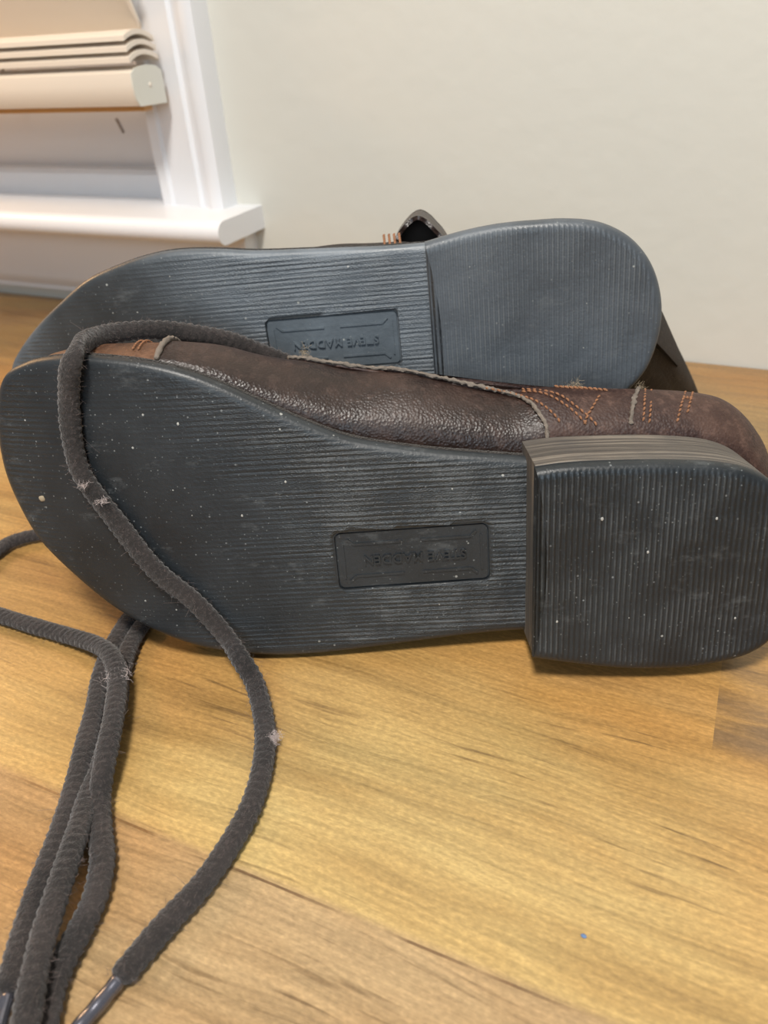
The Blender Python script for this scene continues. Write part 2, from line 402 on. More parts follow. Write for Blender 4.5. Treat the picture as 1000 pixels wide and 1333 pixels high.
# ------------------------------------------------------------------ shoes
def frame_matrix(P, a, b, n):
    return Matrix(((a[0], b[0], n[0], P[0]), (a[1], b[1], n[1], P[1]), (a[2], b[2], n[2], P[2]), (0, 0, 0, 1)))
MF = frame_matrix((-0.1334649, 0.18064533, 0.002), (0.90923611, 0.41628079, 0.0), (-0.08654964, 0.18904082, 0.9781476), (0.40718406, -0.88936712, 0.20791169))
MB = frame_matrix((-0.21172, 0.26543, 0.1287), (.9384048, .34155142, .05233596), (-.08466114, .08042273, .99315894), (.33500584, -.93641594, .10438521))
MM = .001
F_FORE = [(102.7, 75.3), (90.1, 75.9), (72.7, 78.2), (56.6, 80.4), (40.7, 83.4), (27.6, 86.8), (14.6, 92.5), (2.0, 99.1), (-10.3, 106.0), (-22.6, 111.9), (-35.2, 115.9), (-48.3, 118.2), (-62.1, 119.5), (-74.1, 119.0), (-83.9, 117.1), (-95.0, 111.6), (-101.9, 98.0), (-104.8, 80.0), (-102.7, 64.8), (-95.6, 48.0), (-81.6, 33.1), (-67.5, 21.1), (-53.0, 12.5), (-38.4, 6.4), (-23.7, 2.7), (-5.9, 0.3), (12.0, 0.4), (30.0, 1.8), (47.9, 3.6), (65.8, 5.3), (80.5, 6.2), (92.3, 6.5), (103.2, 6.8)]
F_HEEL = [(88.4, 78.0), (100.4, 79.1), (115.4, 79.0), (132.7, 78.3), (150.1, 76.5), (161.5, 73.3), (170.2, 67.3), (177.0, 58.2), (181.1, 47.0), (182.3, 37.3), (180.6, 24.6), (177.7, 15.3), (173.2, 8.2), (167.3, 4.1), (160.3, 1.8), (149.5, -0.2), (138.5, -0.6), (124.8, 0.2), (110.9, 2.2), (97.1, 4.9), (88.8, 6.9)]
B_FORE = [(104, -3.3), (91.7, -3.3), (76.6, -3.1), (61.4, -2.3), (46.1, -1.5), (24.5, -.2), (9, 1.8), (-6.7, 2.9), (-19.9, 2), (-33.8, -.8), (-49, -5.5), (-64.4, -14.1), (-79.3, -23.5), (-92.5, -33.5), (-101, -42), (-107, -55), (-109, -75), (-106, -96), (-97, -111), (-84, -118), (-72, -120), (-60, -120.3), (-47, -118.8), (-34, -116.3), (-21.6, -112.2), (-9.5, -106.1), (2.7, -99.1), (15.2, -92.3), (28.1, -86.4), (41.3, -82.7), (57.3, -79.5), (73.5, -77), (91.2, -74.3), (104, -73.5)]
B_HEEL = [(93.3, -.6), (106.8, 1.9), (120.5, 3.3), (134.1, 3.3), (144.8, 2.8), (155.5, .8), (164.9, -3.9), (171.8, -10.6), (176.6, -19), (179.3, -29.4), (179.4, -39.4), (177.2, -49.5), (173.6, -57), (167.5, -64), (159, -70), (147, -74), (131, -76.5), (114, -77.4), (102, -77.4), (93.3, -77)]

B_FORE = [(p*1.045, q*1.045) for p, q in B_FORE]; B_HEEL = [(p*1.045, q*1.045) for p, q in B_HEEL]
def dense(poly, per=6):
    pts = catmull([(p[0]*MM, p[1]*MM) for p in poly], per)
    return pts
def interval(P, u):
    vs = []
    for (a, b), (c, d) in zip(P, P[1:]):
        if (a <= u < c) or (c <= u < a): vs.append(b + (d-b)*(u-a)/(c-a))
    # the straight closing edge
    return (min(vs), max(vs)) if len(vs) >= 2 else None
def edge_dist(P, u, v):
    best = 1e9
    for (a, b), (c, d) in zip(P, P[1:]):
        dx, dy = c-a, d-b; L = dx*dx+dy*dy
        t = 0 if L == 0 else max(0, min(1, ((u-a)*dx+(v-b)*dy)/L))
        q = (a+t*dx-u)**2 + (b+t*dy-v)**2
        if q < best: best = q
    return math.sqrt(best)
def slab(name, poly, wtop, wbot, mat, parent, bend=lambda u: 0.0, rnd=.0025, warp=None, worn=lambda u, v: 1.0, nu=110, nv=44, tip='lo', side=0.0, per=6):
    """a block bounded by an outline; its sole face at wtop has rounded edges, its other face lies at wbot"""
    P = dense(poly, per); us = [p[0] for p in P]; lo, hi = min(us), max(us)
    st = []
    for k in range(nu+1):
        t = k/nu
        if tip == 'lo': st.append(lo + (hi-lo)*(1-math.cos(t*math.pi/2))**1.0 if t > 0 else lo+2e-5)
        else: st.append(hi - (hi-lo)*(1-math.cos((1-t)*math.pi/2)) if t < 1 else hi-2e-5)
    st[0] = lo + 4e-5; st[-1] = hi - 4e-5
    vs, fs, ed, wo = [], [], [], []; rings = []
    for u in st:
        iv = interval(P, u)
        if iv is None: continue
        a, b = iv; ring = []
        for j in range(nv+1):
            t = j/nv; t = .5-.5*math.cos(math.pi*t); t = .6*t + .4*j/nv
            v = b + (a-b)*t
            d = edge_dist(P, u, v)
            drop = rnd - math.sqrt(max(0, rnd*rnd - max(0, rnd-d)**2)) if d < rnd else 0
            ring.append((u, v, wtop + bend(u) - drop, d, worn(u, v)))
        for v, sg in ((a, -1), (b, 1)):
            for q in ((.35, .7, 1.0) if sg < 0 else (1.0, .7, .35)):
                ww = wtop - rnd + (wbot - wtop + rnd)*q
                ring.append((u, v - sg*side*q*min(1, (b-a)/.02), ww + bend(u), 0, 0))
        idx = []
        for (u_, v_, w_, d, wn) in ring:
            if warp: u2, v2, w2 = warp(u_, v_, w_, a, b)
            else: u2, v2, w2 = u_, v_, w_
            wp = parent.matrix_world @ Vector((u2, v2, w2))
            if wp.z < .0008: wp.z = .0008; u2, v2, w2 = parent.matrix_world.inverted() @ wp
            vs.append((u2, v2, w2)); ed.append(min(1, d/.012)); wo.append(wn); idx.append(len(vs)-1)
        rings.append(idx)
    n = len(rings[0])
    for r1, r2 in zip(rings, rings[1:]):
        for j in range(n): fs.append((r1[j], r1[(j+1) % n], r2[(j+1) % n], r2[j]))
    fs.append(tuple(rings[0])); fs.append(tuple(rings[-1])[::-1])
    me = mesh(name, vs, fs)
    for nm, data in (('edge', ed), ('worn', wo)):
        at = me.attributes.new(nm, 'FLOAT', 'POINT'); at.data.foreach_set('value', data)
    return link(name, me, mat, parent, 50)

def rounded_rect(x0, x1, y0, y1, r, n=4):
    out = []
    for cx, cy, a0 in ((x1-r, y1-r, 0), (x0+r, y1-r, 90), (x0+r, y0+r, 180), (x1-r, y0+r, 270)):
        for k in range(n+1):
            a = math.radians(a0 + 90*k/n); out.append((cx+r*math.cos(a), cy+r*math.sin(a)))
    return out
def extr(name, pts, w0, w1, mat, parent=None, smooth=35, attrs=False):
    n = len(pts); vs = [(p[0], p[1], w0) for p in pts] + [(p[0], p[1], w1) for p in pts]
    fs = [tuple(range(n))[::-1], tuple(range(n, 2*n))] + [(k, (k+1) % n, n+(k+1) % n, n+k) for k in range(n)]
    me = mesh(name, vs, fs)
    if attrs:
        for nm, val in (('edge', 1.0), ('worn', 0.0)):
            at = me.attributes.new(nm, 'FLOAT', 'POINT'); at.data.foreach_set('value', [val]*(2*n))
    return link(name, me, mat, parent, smooth)
def text_mesh(body, size, depth):
    cu = bpy.data.curves.new('lettering', 'FONT'); cu.body = body; cu.size = size; cu.extrude = depth; cu.align_x = 'CENTER'; cu.align_y = 'CENTER'
    cu.offset = .00008; cu.space_character = 1.08; cu.resolution_u = 3
    to = bpy.data.objects.new('tmp_text', cu); col.objects.link(to)
    dg = bpy.context.evaluated_depsgraph_get()
    me = bpy.data.meshes.new_from_object(to.evaluated_get(dg)); bpy.data.objects.remove(to); bpy.data.curves.remove(cu)
    return me
def bar(pts, hw, w0, w1, vs, fs):
    a, b = Vector(pts[0]), Vector(pts[1]); d = (b-a).normalized(); nrm = Vector((-d.y, d.x))*hw; k = len(vs)
    for ww in (w0, w1):
        for p in (a-nrm, b-nrm, b+nrm, a+nrm): vs.append((p.x, p.y, ww))
    fs += [(k+3, k+2, k+1, k), (k+4, k+5, k+6, k+7), (k, k+1, k+5, k+4), (k+1, k+2, k+6, k+5), (k+2, k+3, k+7, k+6), (k+3, k, k+4, k+7)]

def label_plate(root, outsole, u0_, u1_, v0_, v1_, tilt, depth, pm='plate'):
    # recess cut into the sole, plate lying in it, raised frame lines and lettering
    cu_, cv_ = (u0_+u1_)/2, (v0_+v1_)/2; hu, hv = (u1_-u0_)/2, (v1_-v0_)/2
    RT = Matrix.Translation((cu_, cv_, 0)) @ Matrix.Rotation(tilt, 4, 'Z') @ Matrix.Translation((-cu_, -cv_, 0))
    cut = extr('tmp_cut', rounded_rect(u0_, u1_, v0_, v1_, .0022), -.0016, .01, None, root, 0); cut.data.transform(RT)
    md = outsole.modifiers.new('recess', 'BOOLEAN'); md.operation = 'DIFFERENCE'; md.object = cut; md.solver = 'EXACT'
    dg = bpy.context.evaluated_depsgraph_get(); me = bpy.data.meshes.new_from_object(outsole.evaluated_get(dg))
    outsole.modifiers.clear(); outsole.data = me; bpy.data.objects.remove(cut)
    g = .00065
    pl = extr('label_plate', rounded_rect(u0_+g, u1_-g, v0_+g, v1_-g, .0018), -.0018, -depth, pm, root, 30, True); pl.data.transform(RT)
    tag(pl, 'recessed rubber plate with raised frame and lettering')
    vs, fs = [], []
    z0, z1 = -depth-.0002, -depth+.00045
    for su in (-1, 1):
        for sv in (-1, 1):
            bar(((cu_+su*hu*.12, cv_+sv*hv*.56), (cu_+su*hu*.76, cv_+sv*hv*.56)), .00042, z0, z1, vs, fs)
            bar(((cu_+su*hu*.76, cv_+sv*hv*.56), (cu_+su*hu*.84, cv_+sv*hv*.74)), .00042, z0, z1, vs, fs)
        bar(((cu_+su*hu*.90, cv_-hv*.62), (cu_+su*hu*.90, cv_+hv*.62)), .00035, z0, z1, vs, fs)
    fr = link('frame_lines', mesh('frame_lines', vs, fs), pm, pl, 0); fr.data.transform(RT)
    for nm, val in (('edge', 1.0), ('worn', .0)):
        at = fr.data.attributes.new(nm, 'FLOAT', 'POINT'); at.data.foreach_set('value', [val]*len(fr.data.vertices))
    tm = text_mesh('STEVE MADDEN', .0050, .0006)
    tm.transform(RT @ Matrix.Translation((cu_+.0008, cv_, -depth+.0002)) @ Matrix.Rotation(math.pi, 4, 'Z'))
    tx = link('embossed_lettering', tm, pm, pl, 0)
    for nm, val in (('edge', 1.0), ('worn', .0)):
        at = tx.data.attributes.new(nm, 'FLOAT', 'POINT'); at.data.foreach_set('value', [val]*len(tm.vertices))
    return pl

class Upper:
    """leather body of a shoe as a surface over the sole outline: point(u, t), t 0..1 from the upper edge round to the lower edge"""
    def __init__(s, outline, bend, height, bulge_hi, bulge_lo, expo, root_m, w0=-.0085, inset=.003, sag=None):
        s.P = dense(outline, 6); s.bend = bend; s.h = height; s.bh = bulge_hi; s.bl = bulge_lo; s.e = expo; s.m = root_m; s.mi = root_m.inverted(); s.w0 = w0; s.ins = inset; s.sag = sag
        us = [p[0] for p in s.P]; s.lo, s.hi = min(us)+.0035, max(us)-.0015
    def point(s, u, t, off=0.0):
        iv = interval(s.P, max(min(u, s.hi+.0010), s.lo-.002)); a, b = iv
        k = min(1, (b-a)/.05); a += s.ins*k; b -= s.ins*k
        # squeeze the width at both ends so the shell closes
        th = math.pi*t; c, sn = math.cos(th), math.sin(th); e = s.e(u) if callable(s.e) else s.e
        cc = math.copysign(abs(c)**(2/e), c); ss = abs(sn)**(2/e)
        cv, hw = (a+b)/2, (b-a)/2
        bul = (s.bh(u) if c > 0 else s.bl(u)) * math.sin(math.pi*min(1, ss*1.02))**.8 if ss > 0 else 0
        x = Vector((u, cv + cc*(hw + bul + off), s.w0 + s.bend(u) - ss*(s.h(u)+off)))
        if s.sag: x = s.sag(x)
        wv = s.m @ x
        if wv.z < .0016: wv.z = .0014 + .0002*math.exp((wv.z-.0016)*40); x = s.mi @ wv
        return x
    def build(s, name, mat, root, ua, ub, off=0.0, nu=90, nt=56, hole=None, thick=.0018, t0=0.0, t1=1.0):
        vs, fs = [], []
        for i in range(nu+1):
            q = i/nu; u = ua + (ub-ua)*(.5-.5*math.cos(math.pi*q))
            for j in range(nt+1):
                p = s.point(u, t0 + (t1-t0)*j/nt, off)
                vs.append(p)
        W_ = nt+1
        for i in range(nu):
            q = (i+.5)/nu; u = ua + (ub-ua)*(.5-.5*math.cos(math.pi*q))
            for j in range(nt):
                t = t0 + (t1-t0)*(j+.5)/nt
                if hole and hole(u, t): continue
                fs.append((i*W_+j, i*W_+j+1, (i+1)*W_+j+1, (i+1)*W_+j))
        for row, uu, sg in ((0, ua, -1), (nu, ub, 1)):
            if abs(uu-(s.lo if sg < 0 else s.hi)) > 1e-4: continue
            # close the end with two shrinking rings and a fan
            prev = [row*W_+j for j in range(W_)]
            ctr = sum((vs[k] for k in prev), Vector())/W_
            for sh, ex in ((.72, .0022), (.38, .0034)):
                cur = []
                for k in prev if sh == .72 else base:
                    p = ctr + (vs[k]-ctr)*sh; p.x += sg*ex; q = s.m @ p
                    if q.z < .0012: q.z = .0012; p = s.mi @ q
                    vs.append(p); cur.append(len(vs)-1)
                if sh == .72: base = [row*W_+j for j in range(W_)]
                for j in range(W_-1): fs.append((prev[j], prev[j+1], cur[j+1], cur[j]))
                fs.append((prev[-1], prev[0], cur[0], cur[-1])); prev = cur
            fs.append(tuple(prev))
        me = mesh(name, vs, fs); o = link(name, me, mat, root, 60)
        # thickness
        md = o.modifiers.new('leather', 'SOLIDIFY'); md.thickness = thick; md.offset = -1
        return o

# ---- front shoe
FB = lambda u: -2.6*min(0, u+.02)**2
fs_root = empty('leather_shoe', MF)
tag(fs_root, 'dark brown leather lace-up shoe nearest the camera, lying on its side with black sole forward', 'shoe', 'pair of shoes on the table')
def worn_f(u, v):
    d = math.hypot((u+.045)/.055, (v-.058)/.04); e = math.hypot((u-.0)/.035, (v-.025)/.022)
    f = max(.16, min(1, (u+.055)/.075)) if u > -.075 else .16 + min(.5, (-.075-u)/.02*.5)
    return max(.2, min(1, (d-.35)*1.2)) * max(.35, min(1, e*.9)) * f
out_f = slab('outsole', F_FORE, 0, -.0058, 'rubber_v', fs_root, FB, .0028, None, worn_f, 120, 50, 'lo', .0006)
label_plate(fs_root, out_f, .0206, .0770, .0288, .0518, math.radians(1.25), .0006)
slab('welt', F_FORE, -.0056, -.0095, 'welt', fs_root, FB, .0012, None, lambda u, v: 0, 80, 6, 'lo', .0012)
def heel_warp(ub, depth, span=.03):
    def f(u, v, w, a, b):
        x = (v-(a+b)/2)/((b-a)/2+1e-6); k = max(0, 1-(u-ub)/span)
        return u + depth*(1-x*x)*k, v, w
    return f
slab('heel_stack', F_HEEL, .0165, -.0095, 'stack', fs_root, rnd=.0008, warp=heel_warp(.0887, .0042), nu=70, nv=20, tip='hi', side=-.0012)
slab('heel_cap', F_HEEL, .0205, .0164, 'rubber_u', fs_root, rnd=.0030, warp=heel_warp(.0887, .0042), nu=90, nv=44, tip='hi', worn=lambda u, v: .9)
F_ALL = [(F_HEEL[9][0]-.4, F_HEEL[9][1]+2)] + [(p-.3, q-.6) for p, q in F_HEEL[8:0:-1]] + F_FORE[1:-1] + [(p-.3, q+1.6) for p, q in F_HEEL[18:9:-1]] + [(F_HEEL[9][0]-.4, F_HEEL[9][1]-1)]
HF = [(-.099, .014), (-.092, .030), (-.078, .042), (-.05, .051), (-.02, .058), (.01, .066), (.035, .064), (.06, .056), (.09, .050), (.11, .047), (.15, .046), (.186, .045)]
def sag_f(x):
    k = max(0, min(1, (x.x-.10)/.085)); d = min(.055, -x.z)
    return Vector((x.x + k*.36*d, x.y, x.z))
up_f = Upper(F_ALL, FB, lambda u: interp(u, HF), lambda u: interp(u, [(-.1, .003), (-.06, .0065), (-.035, .009), (-.01, .0135), (.02, .021), (.05, .0245), (.08, .0205), (.12, .0168), (.16, .0160), (.186, .011)]), lambda u: interp(u, [(-.1, .001), (0, .004), (.1, .006), (.186, .002)]), lambda u: interp(u, [(-.1, 2.0), (-.02, 2.3), (.05, 2.8), (.186, 3.0)]), MF, sag=sag_f)
hole_f = lambda u, t: .048 < u < .172 and .33 + .35*max(0, (.075-u))/.03*.3 < t < .70 - .35*max(0, (.075-u))/.03*.3
SEAM_T = -.0365
up_f.build('toe_cap', 'leather_toe', fs_root, up_f.lo, SEAM_T+.006, 0, 50, 56)
up_f.build('upper', 'leather', fs_root, SEAM_T, up_f.hi, .0010, 110, 64, hole_f)

# ---- back shoe
BB = lambda u: -1.9*min(0, u+.02)**2
bs_root = empty('leather_shoe', MB)
tag(bs_root, 'dark brown leather shoe behind the front one, heel raised, leaning near the beige wall', 'shoe', 'pair of shoes on the table')
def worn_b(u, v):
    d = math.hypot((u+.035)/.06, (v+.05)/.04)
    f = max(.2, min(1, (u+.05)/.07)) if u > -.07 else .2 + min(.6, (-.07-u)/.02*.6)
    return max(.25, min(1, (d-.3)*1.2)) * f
out_b = slab('outsole', B_FORE, 0, -.0058, 'rubber_v_lit_dusty', bs_root, BB, .0028, None, worn_b, 110, 46, 'lo', .0006)
label_plate(bs_root, out_b, .0253, .0830, -.0526, -.0290, 0, .0006, 'plate_lit_dusty')
slab('welt', B_FORE, -.0056, -.0095, 'welt', bs_root, BB, .0012, None, lambda u, v: 0, 70, 6, 'lo', .0012)
slab('heel_stack', B_HEEL, .0165, -.0095, 'stack', bs_root, rnd=.0008, warp=heel_warp(.0975, .0045), nu=60, nv=20, tip='hi', side=.0042)
slab('heel_cap', B_HEEL, .0205, .0164, 'rubber_u_lit_dusty', bs_root, rnd=.0032, warp=heel_warp(.0975, .0045), nu=90, nv=44, tip='hi', worn=lambda u, v: 1.0)
B_ALL = [(187.1, -37.6), (187.1, -30.7), (184.5, -19.9), (179.5, -11.1), (172.3, -4.7), (162.5, -0.5), (151.3, 1.0), (140.1, 1.6), (125.9, 1.0), (111.6, -1.0)] + B_FORE[1:-1] + [(108.7, -78.4), (119.1, -79.4), (136.9, -78.9), (153.6, -76.3), (166.2, -72.6), (175.0, -66.9), (181.4, -59.6), (185.2, -51.7), (187.1, -39.7)]
HB = [(-.107, .010), (-.098, .024), (-.08, .034), (-.05, .043), (-.02, .052), (.01, .062), (.04, .085), (.07, .110), (.11, .122), (.15, .122), (.18, .115)]
def sag_b(x):
    d = max(0, -x.z-.020)
    k = max(0, min(1, (x.x-.02)/.08))
    return Vector((x.x + k*.60*d, x.y - k*.92*d, x.z))
up_b = Upper(B_ALL, BB, lambda u: interp(u, HB), lambda u: interp(u, [(-.1, 0), (0, -.001), (.035, .0), (.062, .0065), (.085, .0100), (.105, .004), (.18, .0)]), lambda u: interp(u, [(-.1, .001), (0, .004), (.1, .004), (.18, .002)]), lambda u: interp(u, [(-.1, 2.0), (-.02, 2.3), (.05, 3.2), (.18, 3.4)]), MB, sag=sag_b)
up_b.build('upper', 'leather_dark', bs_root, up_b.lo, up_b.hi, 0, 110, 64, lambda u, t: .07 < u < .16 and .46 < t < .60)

# ------------------------------------------------------------------ laces
def lace(name, path, root, hw=.0036, ht=.0025, mat='lace', ends=True, braid=True, seed=0, ns=16, upf=None):
    P = resample(catmull(path, 14), .0006); rnd = random.Random(seed); n = len(P); vs = []; fs = []; uvs = []
    mi = root.matrix_world.inverted() if root else Matrix.Identity(4)
    up = Vector((0, 0, 1)); prev = None; frames = []
    for k in range(n):
        t = (P[min(k+1, n-1)] - P[max(k-1, 0)]).normalized()
        u_ = upf(P[k]) if upf else up
        s = t.cross(u_)
        if s.length < .15 and prev is not None: s = prev
        s.normalize()
        if prev is not None: s = (prev*.85 + s*.15).normalized() if prev.dot(s) > 0 else (prev*.85 - s*.15).normalized()
        s = (s - t*s.dot(t)).normalized(); prev = s; q = s.cross(t).normalized()
        frames.append((t, s, q)); L = k*.0006
        wob = 1 + .10*mnoise.noise(Vector((L*60, seed*3.1, 0))); e = 1.0
        if ends:
            ee = min(k, n-1-k)*.0006; e = min(1, .5 + ee/.003)
        for j in range(ns):
            a = 2*math.pi*j/ns; r = 1.0
            if braid:
                x1 = math.sin(2*math.pi*L/.0030 + 2*a); x2 = math.sin(2*math.pi*L/.0030 - 2*a)
                r += .075*max(x1, x2) + .05*mnoise.noise(Vector((L*900, math.cos(a)*2+seed, math.sin(a)*2)))
            off = s*(math.cos(a)*hw*wob*r*e) + q*(math.sin(a)*ht*r*e)
            p = P[k] + off
            vs.append(mi @ p)
    for k in range(n-1):
        for j in range(ns): fs.append((k*ns+j, k*ns+(j+1) % ns, (k+1)*ns+(j+1) % ns, (k+1)*ns+j))
    fs.append(tuple(range(ns))[::-1]); fs.append(tuple(range((n-1)*ns, n*ns)))
    o = link(name, mesh(name, vs, fs), mat, root, 80)
    return o, P, frames
def fuzz(o, P, frames, root, count, seed, hw=.0034, ht=.0023, length=.0019):
    rnd = random.Random(seed); mi = root.matrix_world.inverted(); vs = []; fs = []
    for _ in range(count):
        k = rnd.randrange(len(P)); t, s, q = frames[k]; a = rnd.uniform(0, 2*math.pi)
        d0 = s*math.cos(a) + q*math.sin(a); base = P[k] + s*math.cos(a)*hw + q*math.sin(a)*ht
        L = length*rnd.uniform(.3, 1.3)*(3 if rnd.random() < .04 else 1)
        d = (d0*rnd.uniform(.1, .8) + t*rnd.uniform(-1, 1) + Vector((rnd.gauss(0, .3), rnd.gauss(0, .3), rnd.gauss(0, .2)))).normalized()
        bend_ = Vector((rnd.gauss(0, .5), rnd.gauss(0, .5), rnd.gauss(0, .3)))
        r = rnd.uniform(.00002, .00005); pts = [base + d*(L*x) + bend_*(L*x*x*.6) for x in (0, .4, .75, 1)]
        for p in pts:
            if p.z < .0004: p.z = .0004
        b0 = len(vs); sd = d.cross(Vector((.3, .5, .8))).normalized(); sd2 = d.cross(sd)
        for p in pts:
            for m in range(3): vs.append(mi @ (p + sd*(r*math.cos(m*2.1)) + sd2*(r*math.sin(m*2.1))))
        for i in range(3):
            for m in range(3): fs.append((b0+i*3+m, b0+i*3+(m+1) % 3, b0+i*3+3+(m+1) % 3, b0+i*3+3+m))
    me = bpy.data.meshes.new('lace_fuzz'); me.from_pydata([tuple(v) for v in vs], [], fs)
    # keep it a sub-part of the lace: same space as its shoe
    f = link('lace_fuzz', me, 'fuzz', o, 60); f['kind'] = 'stuff'; return f
def aglet(path, lace_o, root):
    mi = root.matrix_world.inverted(); P = resample(catmull(path, 12), .0008); vs = []; fs = []; ns = 14
    for k, p in enumerate(P):
        t = (P[min(k+1, len(P)-1)] - P[max(k-1, 0)]).normalized(); s = t.cross(Vector((0, 0, 1))).normalized(); q = s.cross(t)
        r = .0021*(1 + .04*math.sin(k*.9)) * (.75 if k in (0, len(P)-1) else 1)
        for j in range(ns):
            a = 2*math.pi*j/ns; vs.append(mi @ (p + s*math.cos(a)*r + q*math.sin(a)*r))
    for k in range(len(P)-1):
        for j in range(ns): fs.append((k*ns+j, k*ns+(j+1) % ns, (k+1)*ns+(j+1) % ns, (k+1)*ns+j))
    fs.append(tuple(range(ns))[::-1]); fs.append(tuple(range((len(P)-1)*ns, len(P)*ns)))
    a_ = link('aglet', mesh('aglet', vs, fs), 'aglet', lace_o, 60); a_['label'] = 'shiny dark plastic lace tip'; return a_

LACE_OVER = [(-0.1383, 0.266, 0.0782), (-0.158, 0.2569, 0.0875), (-0.1713, 0.2503, 0.095), (-0.1837, 0.243, 0.1026), (-0.1941, 0.233, 0.1083), (-0.2038, 0.223, 0.1125), (-0.2099, 0.213, 0.1146), (-0.2116, 0.2036, 0.1162), (-0.2087, 0.1928, 0.1182), (-0.2012, 0.1803, 0.1196), (-0.2011, 0.176, 0.1151), (-0.2033, 0.1753, 0.1085), (-0.2047, 0.1742, 0.1017), (-0.2051, 0.1716, 0.0895), (-0.2029, 0.1695, 0.077), (-0.1926, 0.1684, 0.062), (-0.1787, 0.1678, 0.0426), (-0.1655, 0.1695, 0.03), (-0.1545, 0.1696, 0.0167), (-0.144, 0.164, 0.012), (-0.1361, 0.1595, 0.0065), (-0.1238, 0.1454, 0.0034), (-0.1159, 0.1311, 0.0034), (-0.1113, 0.1168, 0.0034), (-0.11, 0.1041, 0.0034), (-0.1103, 0.0895, 0.0034), (-0.1128, 0.0764, 0.0034), (-0.1148, 0.0626, 0.0034), (-0.1152, 0.0585, 0.0034)]
AGLET_OVER = [(-0.1153, 0.0597, 0.003), (-0.1161, 0.0531, 0.003), (-0.117, 0.0468, 0.003), (-0.1176, 0.0419, 0.003)]
LACE_A = [(-0.1976, 0.1955, 0.0035), (-0.2006, 0.1836, 0.0035), (-0.2007, 0.1737, 0.0035), (-0.197, 0.161, 0.0034), (-0.1901, 0.1482, 0.0034), (-0.1803, 0.1345, 0.0034), (-0.1738, 0.1229, 0.0034), (-0.1669, 0.1109, 0.0034), (-0.1628, 0.101, 0.004), (-0.1558, 0.0896, 0.006), (-0.1479, 0.0764, 0.0085), (-0.1418, 0.065, 0.0092), (-0.1367, 0.0557, 0.0095), (-0.1313, 0.0475, 0.0095), (-0.1266, 0.0408, 0.0092), (-0.123, 0.0353, 0.009)]
LACE_B = [(-0.2469, 0.2107, 0.0035), (-0.2784, 0.2164, 0.0035), (-0.2948, 0.2099, 0.0035), (-0.3024, 0.2023, 0.0035), (-0.3041, 0.1942, 0.0035), (-0.3009, 0.1754, 0.0035), (-0.2913, 0.1628, 0.0035), (-0.2756, 0.1574, 0.0035), (-0.2637, 0.157, 0.0035), (-0.2452, 0.1571, 0.0035), (-0.2275, 0.1573, 0.0038), (-0.2094, 0.1555, 0.0062), (-0.196, 0.1507, 0.0092), (-0.185, 0.1423, 0.0096), (-0.1754, 0.1299, 0.0096), (-0.1678, 0.1183, 0.0094), (-0.1622, 0.1083, 0.0078), (-0.1577, 0.1001, 0.0045), (-0.15, 0.0915, 0.0035), (-0.1421, 0.0832, 0.0035), (-0.1365, 0.0737, 0.0035), (-0.134, 0.0649, 0.0035), (-0.1323, 0.0572, 0.0035), (-0.1301, 0.051, 0.0035), (-0.1258, 0.0438, 0.0035), (-0.1235, 0.0384, 0.0035), (-0.1219, 0.0329, 0.0035)]
LACE_C = [(-0.206, 0.1997, 0.0036), (-0.2086, 0.1859, 0.0036), (-0.2083, 0.1746, 0.0038), (-0.2034, 0.1584, 0.0036), (-0.1968, 0.1443, 0.0035), (-0.188, 0.1314, 0.0035), (-0.1793, 0.1174, 0.0035), (-0.1722, 0.1057, 0.0035), (-0.1666, 0.0958, 0.0035), (-0.1607, 0.0846, 0.0035), (-0.156, 0.0741, 0.0035), (-0.1514, 0.0645, 0.0035), (-0.1467, 0.0558, 0.0035), (-0.1417, 0.0481, 0.0035), (-0.1394, 0.0444, 0.0035)]
AGLET_C = [(-0.1399, 0.0452, 0.003), (-0.1374, 0.0411, 0.003), (-0.1344, 0.0358, 0.003), (-0.1317, 0.0315, 0.003)]
nF = Vector((MF[0][2], MF[1][2], MF[2][2]))
def up_over(p):
    k = max(0, min(1, (p.z-.006)/.012)); return (nF*k + Vector((0, 0, 1))*(1-k)).normalized()
lo_, P_, fr_ = lace('shoelace', LACE_OVER, fs_root, seed=1, upf=up_over); fuzz(lo_, P_, fr_, fs_root, 2600, 1); aglet(AGLET_OVER, lo_, fs_root)
lo_, P_, fr_ = lace('shoelace', LACE_A, fs_root, seed=2); fuzz(lo_, P_, fr_, fs_root, 1300, 2)
lo_, P_, fr_ = lace('shoelace', LACE_C, fs_root, seed=3); fuzz(lo_, P_, fr_, fs_root, 1200, 3); aglet(AGLET_C, lo_, fs_root)
lo_, P_, fr_ = lace('shoelace', LACE_B, bs_root, seed=4); fuzz(lo_, P_, fr_, bs_root, 1800, 4)
#DETAILS

# ------------------------------------------------------------------ seams, stitches and small pieces
def tube_local(name, pts, rad, mat, parent, step=.0006, rough=.25, ns=7, lift=(0, .25, .97), off=.0003, seed=0):
    P = resample(catmull(pts, 10), step); vs = []; fs = []; up = Vector(lift).normalized()
    for k, p in enumerate(P):
        t = (P[min(k+1, len(P)-1)] - P[max(k-1, 0)]).normalized(); s = t.cross(up).normalized(); q = s.cross(t)
        c = p + up*off
        for j in range(ns):
            a = 2*math.pi*j/ns; r = rad*(1 + rough*mnoise.noise(Vector((k*.35, math.cos(a)*1.3+seed*5, math.sin(a)*1.3)))*2)
            if k in (0, len(P)-1): r *= .5
            vs.append(c + s*math.cos(a)*r + q*math.sin(a)*r)
    for k in range(len(P)-1):
        for j in range(ns): fs.append((k*ns+j, k*ns+(j+1) % ns, (k+1)*ns+(j+1) % ns, (k+1)*ns+j))
    fs.append(tuple(range(ns))[::-1]); fs.append(tuple(range((len(P)-1)*ns, len(P)*ns)))
    return link(name, mesh(name, vs, fs), mat, parent, 70)
